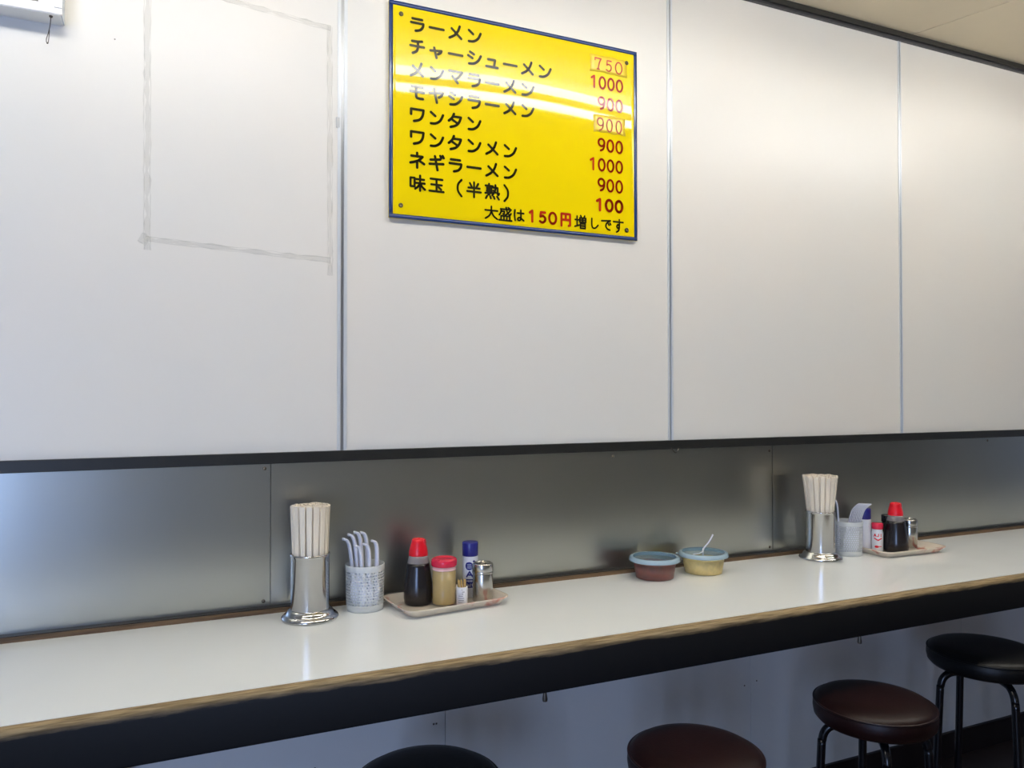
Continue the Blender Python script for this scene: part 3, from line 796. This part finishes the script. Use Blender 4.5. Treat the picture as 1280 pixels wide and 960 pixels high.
j = thing('vinegar_jar', 'clear glass jar of amber vinegar with a red lid on the condiment tray', 'jar', (0.5825, -0.1245, ZTR))
MB().lathe([(0, 0.0), (0.0250, 0.0), (0.0268, 0.002), (0.0268, 0.080), (0.0258, 0.083), (0.0250, 0.086)], 40).build('glass_body', 'glass', j)
MB().lathe([(0, 0.0045), (0.0255, 0.0045), (0.0258, 0.006), (0.0258, 0.0775), (0, 0.0775)], 40).build('vinegar', 'vinegar', j)
MB().lathe([(0.0262, 0.0785), (0.0268, 0.0800), (0.0268, 0.0825), (0.0260, 0.0830), (0.0262, 0.0880), (0, 0.0880)], 40).build('collar', 'pinkring', j)
ld = MB().lathe([(0, 0.0868), (0.0275, 0.0870), (0.0288, 0.0890), (0.0292, 0.0960), (0.0285, 0.1010), (0.0262, 0.1040), (0.0220, 0.1050), (0.0190, 0.1030), (0, 0.1025)], 40).build('lid', 'pinklid', j)
MB().box(-0.0300, -0.0215, -0.006, 0.006, 0.0985, 0.1060).build('pour_tab', 'pinklid', ld, rotz=0.6, bevel=0.0015)

def on_cyl(r, zc, a0=-PI/2):
    """map flat (u right, v down) onto a cylinder facing angle a0"""
    return lambda u, v: (r*math.cos(a0+u/r), r*math.sin(a0+u/r), zc-v)
def cyl_patch(r, a0, u0, u1, v0, v1, zc, n=10):
    mp = on_cyl(r, zc, a0); mb = MB(); vs = []
    for i in range(n+1):
        u = u0+(u1-u0)*i/n; vs += [mp(u, v0), mp(u, v1)]
    mb.add(vs, [(2*i, 2*i+1, 2*i+3, 2*i+2) for i in range(n)], True); return mb
def cyl_disc(r, a0, cu, cv, rad_, zc, n=24, sy=1.0):
    mp = on_cyl(r, zc, a0); mb = MB()
    Q = 5; vs = [mp(cu, cv)]
    for q in range(1, Q+1): vs += [mp(cu+rad_*q/Q*math.cos(2*PI*k/n), cv+rad_*q/Q*sy*math.sin(2*PI*k/n)) for k in range(n)]
    fs = [(0, 1+(k+1) % n, 1+k) for k in range(n)]
    for q in range(Q-1): fs += [(1+q*n+k, 1+q*n+(k+1) % n, 1+(q+1)*n+(k+1) % n, 1+(q+1)*n+k) for k in range(n)]
    mb.add(vs, fs, True); return mb

def salt_bottle(label, loc, printed=True):
    t = thing('salt_bottle', label, 'bottle', loc)
    R = 0.0182
    bd_ = MB().lathe([(0, 0), (R-0.001, 0), (R, 0.002), (R, 0.091), (R-0.0008, 0.0945), (0.0165, 0.0955), (0, 0.0955)], 36).build('bottle_body', 'white', t)
    MB().lathe([(0, 0.0945), (0.0178, 0.0945), (0.0186, 0.0965), (0.0186, 0.1240), (0.0178, 0.1262), (0.0150, 0.1268), (0, 0.1268)], 36).build('cap', 'navy', t)
    a0 = -PI/2-0.45
    if printed:
        cyl_disc(R+0.0002, a0, -0.001, 0, 0.0095, 0.0730).build('emblem', 'navy', bd_, fixn=False)
        for k in range(3): cyl_patch(R+0.0004, a0, -0.0062, 0.0045+0.001*k, -0.0004, 0.0006, 0.0765-0.0038*k).build('emblem_line', 'white', bd_, fixn=False)
        cyl_disc(R+0.0002, a0, 0.0105, 0, 0.0028, 0.0835).build('emblem_dot', 'navy', bd_, fixn=False)
        mb = MB(); strokes(mb, 'A', 0.0, 0.0, 0.017, 0.013, 0.0036, on_cyl(R+0.0003, 0.0545, a0)); mb.build('brand_letters', 'navy', bd_, fixn=False)
        cyl_patch(R+0.0002, a0, -0.0085, 0.0090, -0.0100, 0.0100, 0.0330).build('label_block', 'navy', bd_, fixn=False)
        mb = MB()
        for i, ch in enumerate('salt'): strokes(mb, ch, -0.0055+0.0040*i, 0.0, 0.0034, 0.0075, 0.0010, on_cyl(R+0.0004, 0.0290, a0))
        mb.build('label_word', 'white', bd_, fixn=False)
        for k in range(5): cyl_patch(R+0.0004, a0, -0.0068+0.0028*k, -0.0050+0.0028*k, -0.0020, 0.0020, 0.0385).build('label_mark', 'white', bd_, fixn=False)
    return t
salt_bottle('slim white salt bottle with navy cap and navy printing behind the toothpicks', (0.6625, -0.0800, ZTR))
salt_bottle('slim plain white salt bottle with navy cap behind the cup of nested spoons', (1.9375, -0.0800, ZTR), False)

def shaker(label, loc):
    t = thing('pepper_shaker', label, 'shaker', loc)
    MB().lathe([(0, 0), (0.0222, 0), (0.0232, 0.0015), (0.0232, 0.0620), (0.0226, 0.0640), (0, 0.0640)], 40).build('shaker_body', 'shaker', t)
    l = MB().lathe([(0.0236, 0.0632), (0.0241, 0.0640), (0.0241, 0.0662), (0.0234, 0.0676), (0.0238, 0.0690), (0.0240, 0.0830), (0.0232, 0.0850), (0.0205, 0.0866), (0.0190, 0.0850), (0, 0.0848)], 40).build('lid', 'shaker', t)
    MB().lathe([(0.0030, 0.0845), (0.0034, 0.0880), (0.0045, 0.0892), (0.0040, 0.0912), (0, 0.0920)], 14).build('knob', 'shaker', l)
    MB().box(-0.008, 0.008, -0.0024, 0.0024, 0.0846, 0.0868).build('dial', 'shaker', l, bevel=0.0006)
    return t
shaker('stainless steel shaker with knobbed lid beside the printed salt bottle', (0.6740, -0.1290, ZTR))
shaker('stainless steel shaker with knobbed lid right against the wider soy sauce bottle', (2.1010, -0.1030, ZTR))

th_ = thing('toothpick_holder', 'tiny white printed tube of toothpicks between vinegar jar and steel shaker', 'toothpick holder', (0.6190, -0.1410, ZTR))
b_ = MB().lathe([(0, 0), (0.0120, 0), (0.0126, 0.0010), (0.0126, 0.0400), (0.0112, 0.0402), (0.0112, 0.0030), (0, 0.0030)], 28).build('paper_tube', 'white', th_)
for k in range(7):
    cyl_patch(0.0128, -PI/2-0.55+0.1*(k % 2), -0.0075, 0.0030+0.0045*((k*5) % 3)/2, 0, 0.0014, 0.0355-0.0046*k).build('print_line', 'greyprint', b_, fixn=False)
MB().lathe([(0, -0.0012), (0.0065, -0.0010), (0.0072, 0.0), (0.0065, 0.0010), (0, 0.0012)], 20).build('flip_lid', 'white', th_, (-0.0096, -0.0096, 0.0300)).rotation_euler = (0, PI/2, 1.25*PI)
pm = MB(); pm.tube([(0, 0, 0), (0, 0, 0.0495), (0, 0, 0.0525)], [0.0010, 0.0010, 0.0006], 6)
pk = None; rnd = random.Random(5)
for r, n in ((0.0088, 9), (0.0048, 5), (0.0, 1)):
    for i in range(n):
        a = 2*PI*i/n+0.3
        if pk is None: pk = pm.build('toothpick', 'pick'); o = pk
        else: o = pk.copy(); COL.objects.link(o)
        tag(o, 'wooden toothpick sticking out of the tiny printed tube', 'toothpick', 'toothpicks in the tube')
        o.location = (0.6190+r*math.cos(a), -0.1410+r*math.sin(a), ZTR+0.0030)
        o.rotation_euler = (rnd.uniform(-0.04, 0.04), rnd.uniform(-0.04, 0.04), 0)

a_ = thing('seasoning_bottle', 'small clear seasoning bottle with red cap and red markings beside soy sauce', 'bottle', (1.9590, -0.1080, ZTR))
R = 0.0162
bb = MB().lathe([(0, 0), (R-0.001, 0), (R, 0.0020), (R, 0.0560), (R-0.002, 0.0640), (0.0150, 0.0680), (0, 0.0685)], 36).build('bottle_body', 'white', a_)
MB().lathe([(0.0155, 0.0670), (0.0162, 0.0680), (0.0160, 0.0830), (0.0145, 0.0850), (0, 0.0855)], 36).build('cap', 'pinklid', a_)
a0 = -PI/2-0.75
mb = MB()
for i, ch in enumerate('AJI'): strokes(mb, ch, -0.0085+0.0085*i, 0.0, 0.0075, 0.0085, 0.0024, on_cyl(R+0.0003, 0.0500, a0))
mb.build('brand_letters', 'redcap', bb, fixn=False)
mb = MB(); G['v'] = ([(0,10),(50,80),(100,10)],); strokes(mb, 'v', 0.0, 0.0, 0.020, 0.0080, 0.0036, on_cyl(R+0.0003, 0.0375, a0)); mb.build('emblem', 'redcap', bb, fixn=False)
cyl_disc(R+0.0003, a0, -0.004, 0, 0.0060, 0.0160, sy=0.6).build('brand_mark', 'redcap', bb, fixn=False)
cyl_patch(R+0.0003, a0, 0.000, 0.0100, -0.001, 0.0012, 0.0170).build('brand_line', 'redcap', bb, fixn=False)

ob = thing('sauce_bottle', 'dark sauce bottle with black cap mostly hidden behind the soy sauce bottle', 'bottle', (2.0300, -0.0815, ZTR))
MB().lathe([(0, 0), (0.0150, 0), (0.0158, 0.002), (0.0158, 0.062), (0.0145, 0.074), (0.0115, 0.082), (0, 0.082)], 32).build('bottle_body', 'soy', ob)
MB().lathe([(0.0148, 0.080), (0.0152, 0.082), (0.0152, 0.0990), (0.0138, 0.1010), (0, 0.1012)], 32).build('cap', 'leg', ob)

# ------------------------------------------------------------------ tubs of chilli paste and garlic
def tub(name, label, loc, content, fill, rz):
    t = thing(name, label, 'tub', loc, rz)
    MB().lathe([(0, 0), (0.0470, 0), (0.0490, 0.0015), (0.0555, 0.0440), (0.0600, 0.0450), (0.0600, 0.0465)], 48).build('tub_body', 'tubbody', t)
    MB().lathe([(0, 0.0012), (0.0480, 0.0014), (0.0482+0.0068*fill/0.044, fill), (0.030, fill-0.001), (0, fill-0.002)], 48).build('contents', content, t)
    l = MB().lathe([(0, 0.0500), (0.0480, 0.0500), (0.0505, 0.0520), (0.0530, 0.0545), (0.0560, 0.0550)], 48).build('lid', 'tublid', t)
    MB().lathe([(0.0555, 0.0545), (0.0600, 0.0550), (0.0630, 0.0535), (0.0640, 0.0500), (0.0655, 0.0455), (0.0648, 0.0440), (0.0625, 0.0470), (0.0610, 0.0510), (0.0560, 0.0530)], 48).build('lid_rim', 'tubrim', l)
    MB().box(0.0600, 0.0720, -0.0080, 0.0080, 0.0452, 0.0468).build('lid_tab', 'tubrim', l, bevel=0.0006)
    return t, l
tub('chilli_paste_tub', 'small round tub of dark red chilli paste under a blue translucent lid', (1.1680, -0.0960, ZC), 'chili', 0.037, -0.1)
gt, gl_ = tub('garlic_tub', 'small round tub of pale yellow grated garlic under a blue translucent lid', (1.3200, -0.1010, ZC), 'garlic', 0.036, 2.4)
sl = MB(); sl.tube(smooth_path([(-0.050, -0.022, 0.0555), (-0.028, -0.020, 0.0560), (-0.008, -0.010, 0.0590), (0.006, 0.010, 0.0600), (0.016, 0.016, 0.0560)]), 0.0013, 8)
sl.build('lid_slit_edge', 'white', gl_).rotation_euler = (0, 0, -2.4)
gs = MB()
pth = smooth_path([(0.0, 0.0, -0.046), (0.001, 0, -0.020), (0.0, 0, 0.006), (0.020, 0.0, 0.026), (0.036, 0.004, 0.043)])
gs.tube(pth, [0.0030 if i < 8 else 0.0024 for i in range(len(pth))], 8)
o = gs.build('plastic_spoon', 'spoon', None, (1.3240, -0.0950, ZC+0.0515)); tag(o, 'thin white plastic spoon handle poking out of the garlic tub lid', 'spoon')

# ------------------------------------------------------------------ stools
def stool(label, loc, rz, vinyl, Hs=0.500, R=0.150, group='round stools under the counter'):
    t = thing('round_stool', label, 'stool', loc, rz, group)
    k = R/0.145
    z0 = Hs-0.062
    st = MB().lathe([(0, z0), (0.120*k, z0), (0.134*k, z0+0.003), (0.1425*k, z0+0.012), (0.1450*k, z0+0.026), (0.1440*k, z0+0.039), (0.1400*k, z0+0.0475),
                     (0.128*k, z0+0.0545), (0.105*k, z0+0.059), (0.070*k, z0+0.0612), (0.035*k, z0+0.0618), (0, z0+0.062)], 64).build('seat', vinyl, t)
    mb = MB(); n = 64
    ring = [(0.1422*k*math.cos(2*PI*i/n), 0.1422*k*math.sin(2*PI*i/n), z0+0.0440) for i in range(n+1)]
    mb.tube(ring, 0.0028, 6, caps=False); mb.build('piping', 'piping' if vinyl == 'vinyl_red' else 'vinyl_black', st)
    MB().lathe([(0, z0-0.008), (0.098*k, z0-0.008), (0.098*k, z0+0.001), (0, z0+0.001)], 40).build('seat_plate', 'leg', t)
    for q in range(4):
        a = PI/4+q*PI/2; c, s_ = math.cos(a), math.sin(a)
        pts = [(0.045*k, z0-0.012), (0.085*k, z0-0.013), (0.104*k, z0-0.018), (0.117*k, z0-0.030), (0.1235*k, z0-0.050), (0.127*k, z0-0.090), (0.146*k, 0.012)]
        P3 = smooth_path([(r*c, r*s_, z) for r, z in pts], 5)
        lg = MB().tube(P3, 0.0095, 12).build('leg', 'leg', t)
        MB().lathe([(0, 0), (0.0125, 0), (0.0128, 0.004), (0.0110, 0.020), (0, 0.020)], 14, 0.1462*k*c, 0.1462*k*s_).build('foot_cap', 'rubber', lg)
    return t
stool('round black vinyl stool below the counter before the condiment tray with the vinegar jar', (0.447, -0.419, 0), 0.2, 'vinyl_black', 0.530, 0.135)
stool('round maroon vinyl stool below the counter before the chilli paste tub', (0.955, -0.538, 0), 0.5, 'vinyl_red', 0.530, 0.132)
stool('round maroon vinyl stool between another maroon stool and a black stool', (1.483, -0.502, 0), 0.15, 'vinyl_red', 0.530, 0.131)
stool('round black vinyl stool standing past both maroon stools', (2.055, -0.376, 0), 0.35, 'vinyl_black', 0.530, 0.145)
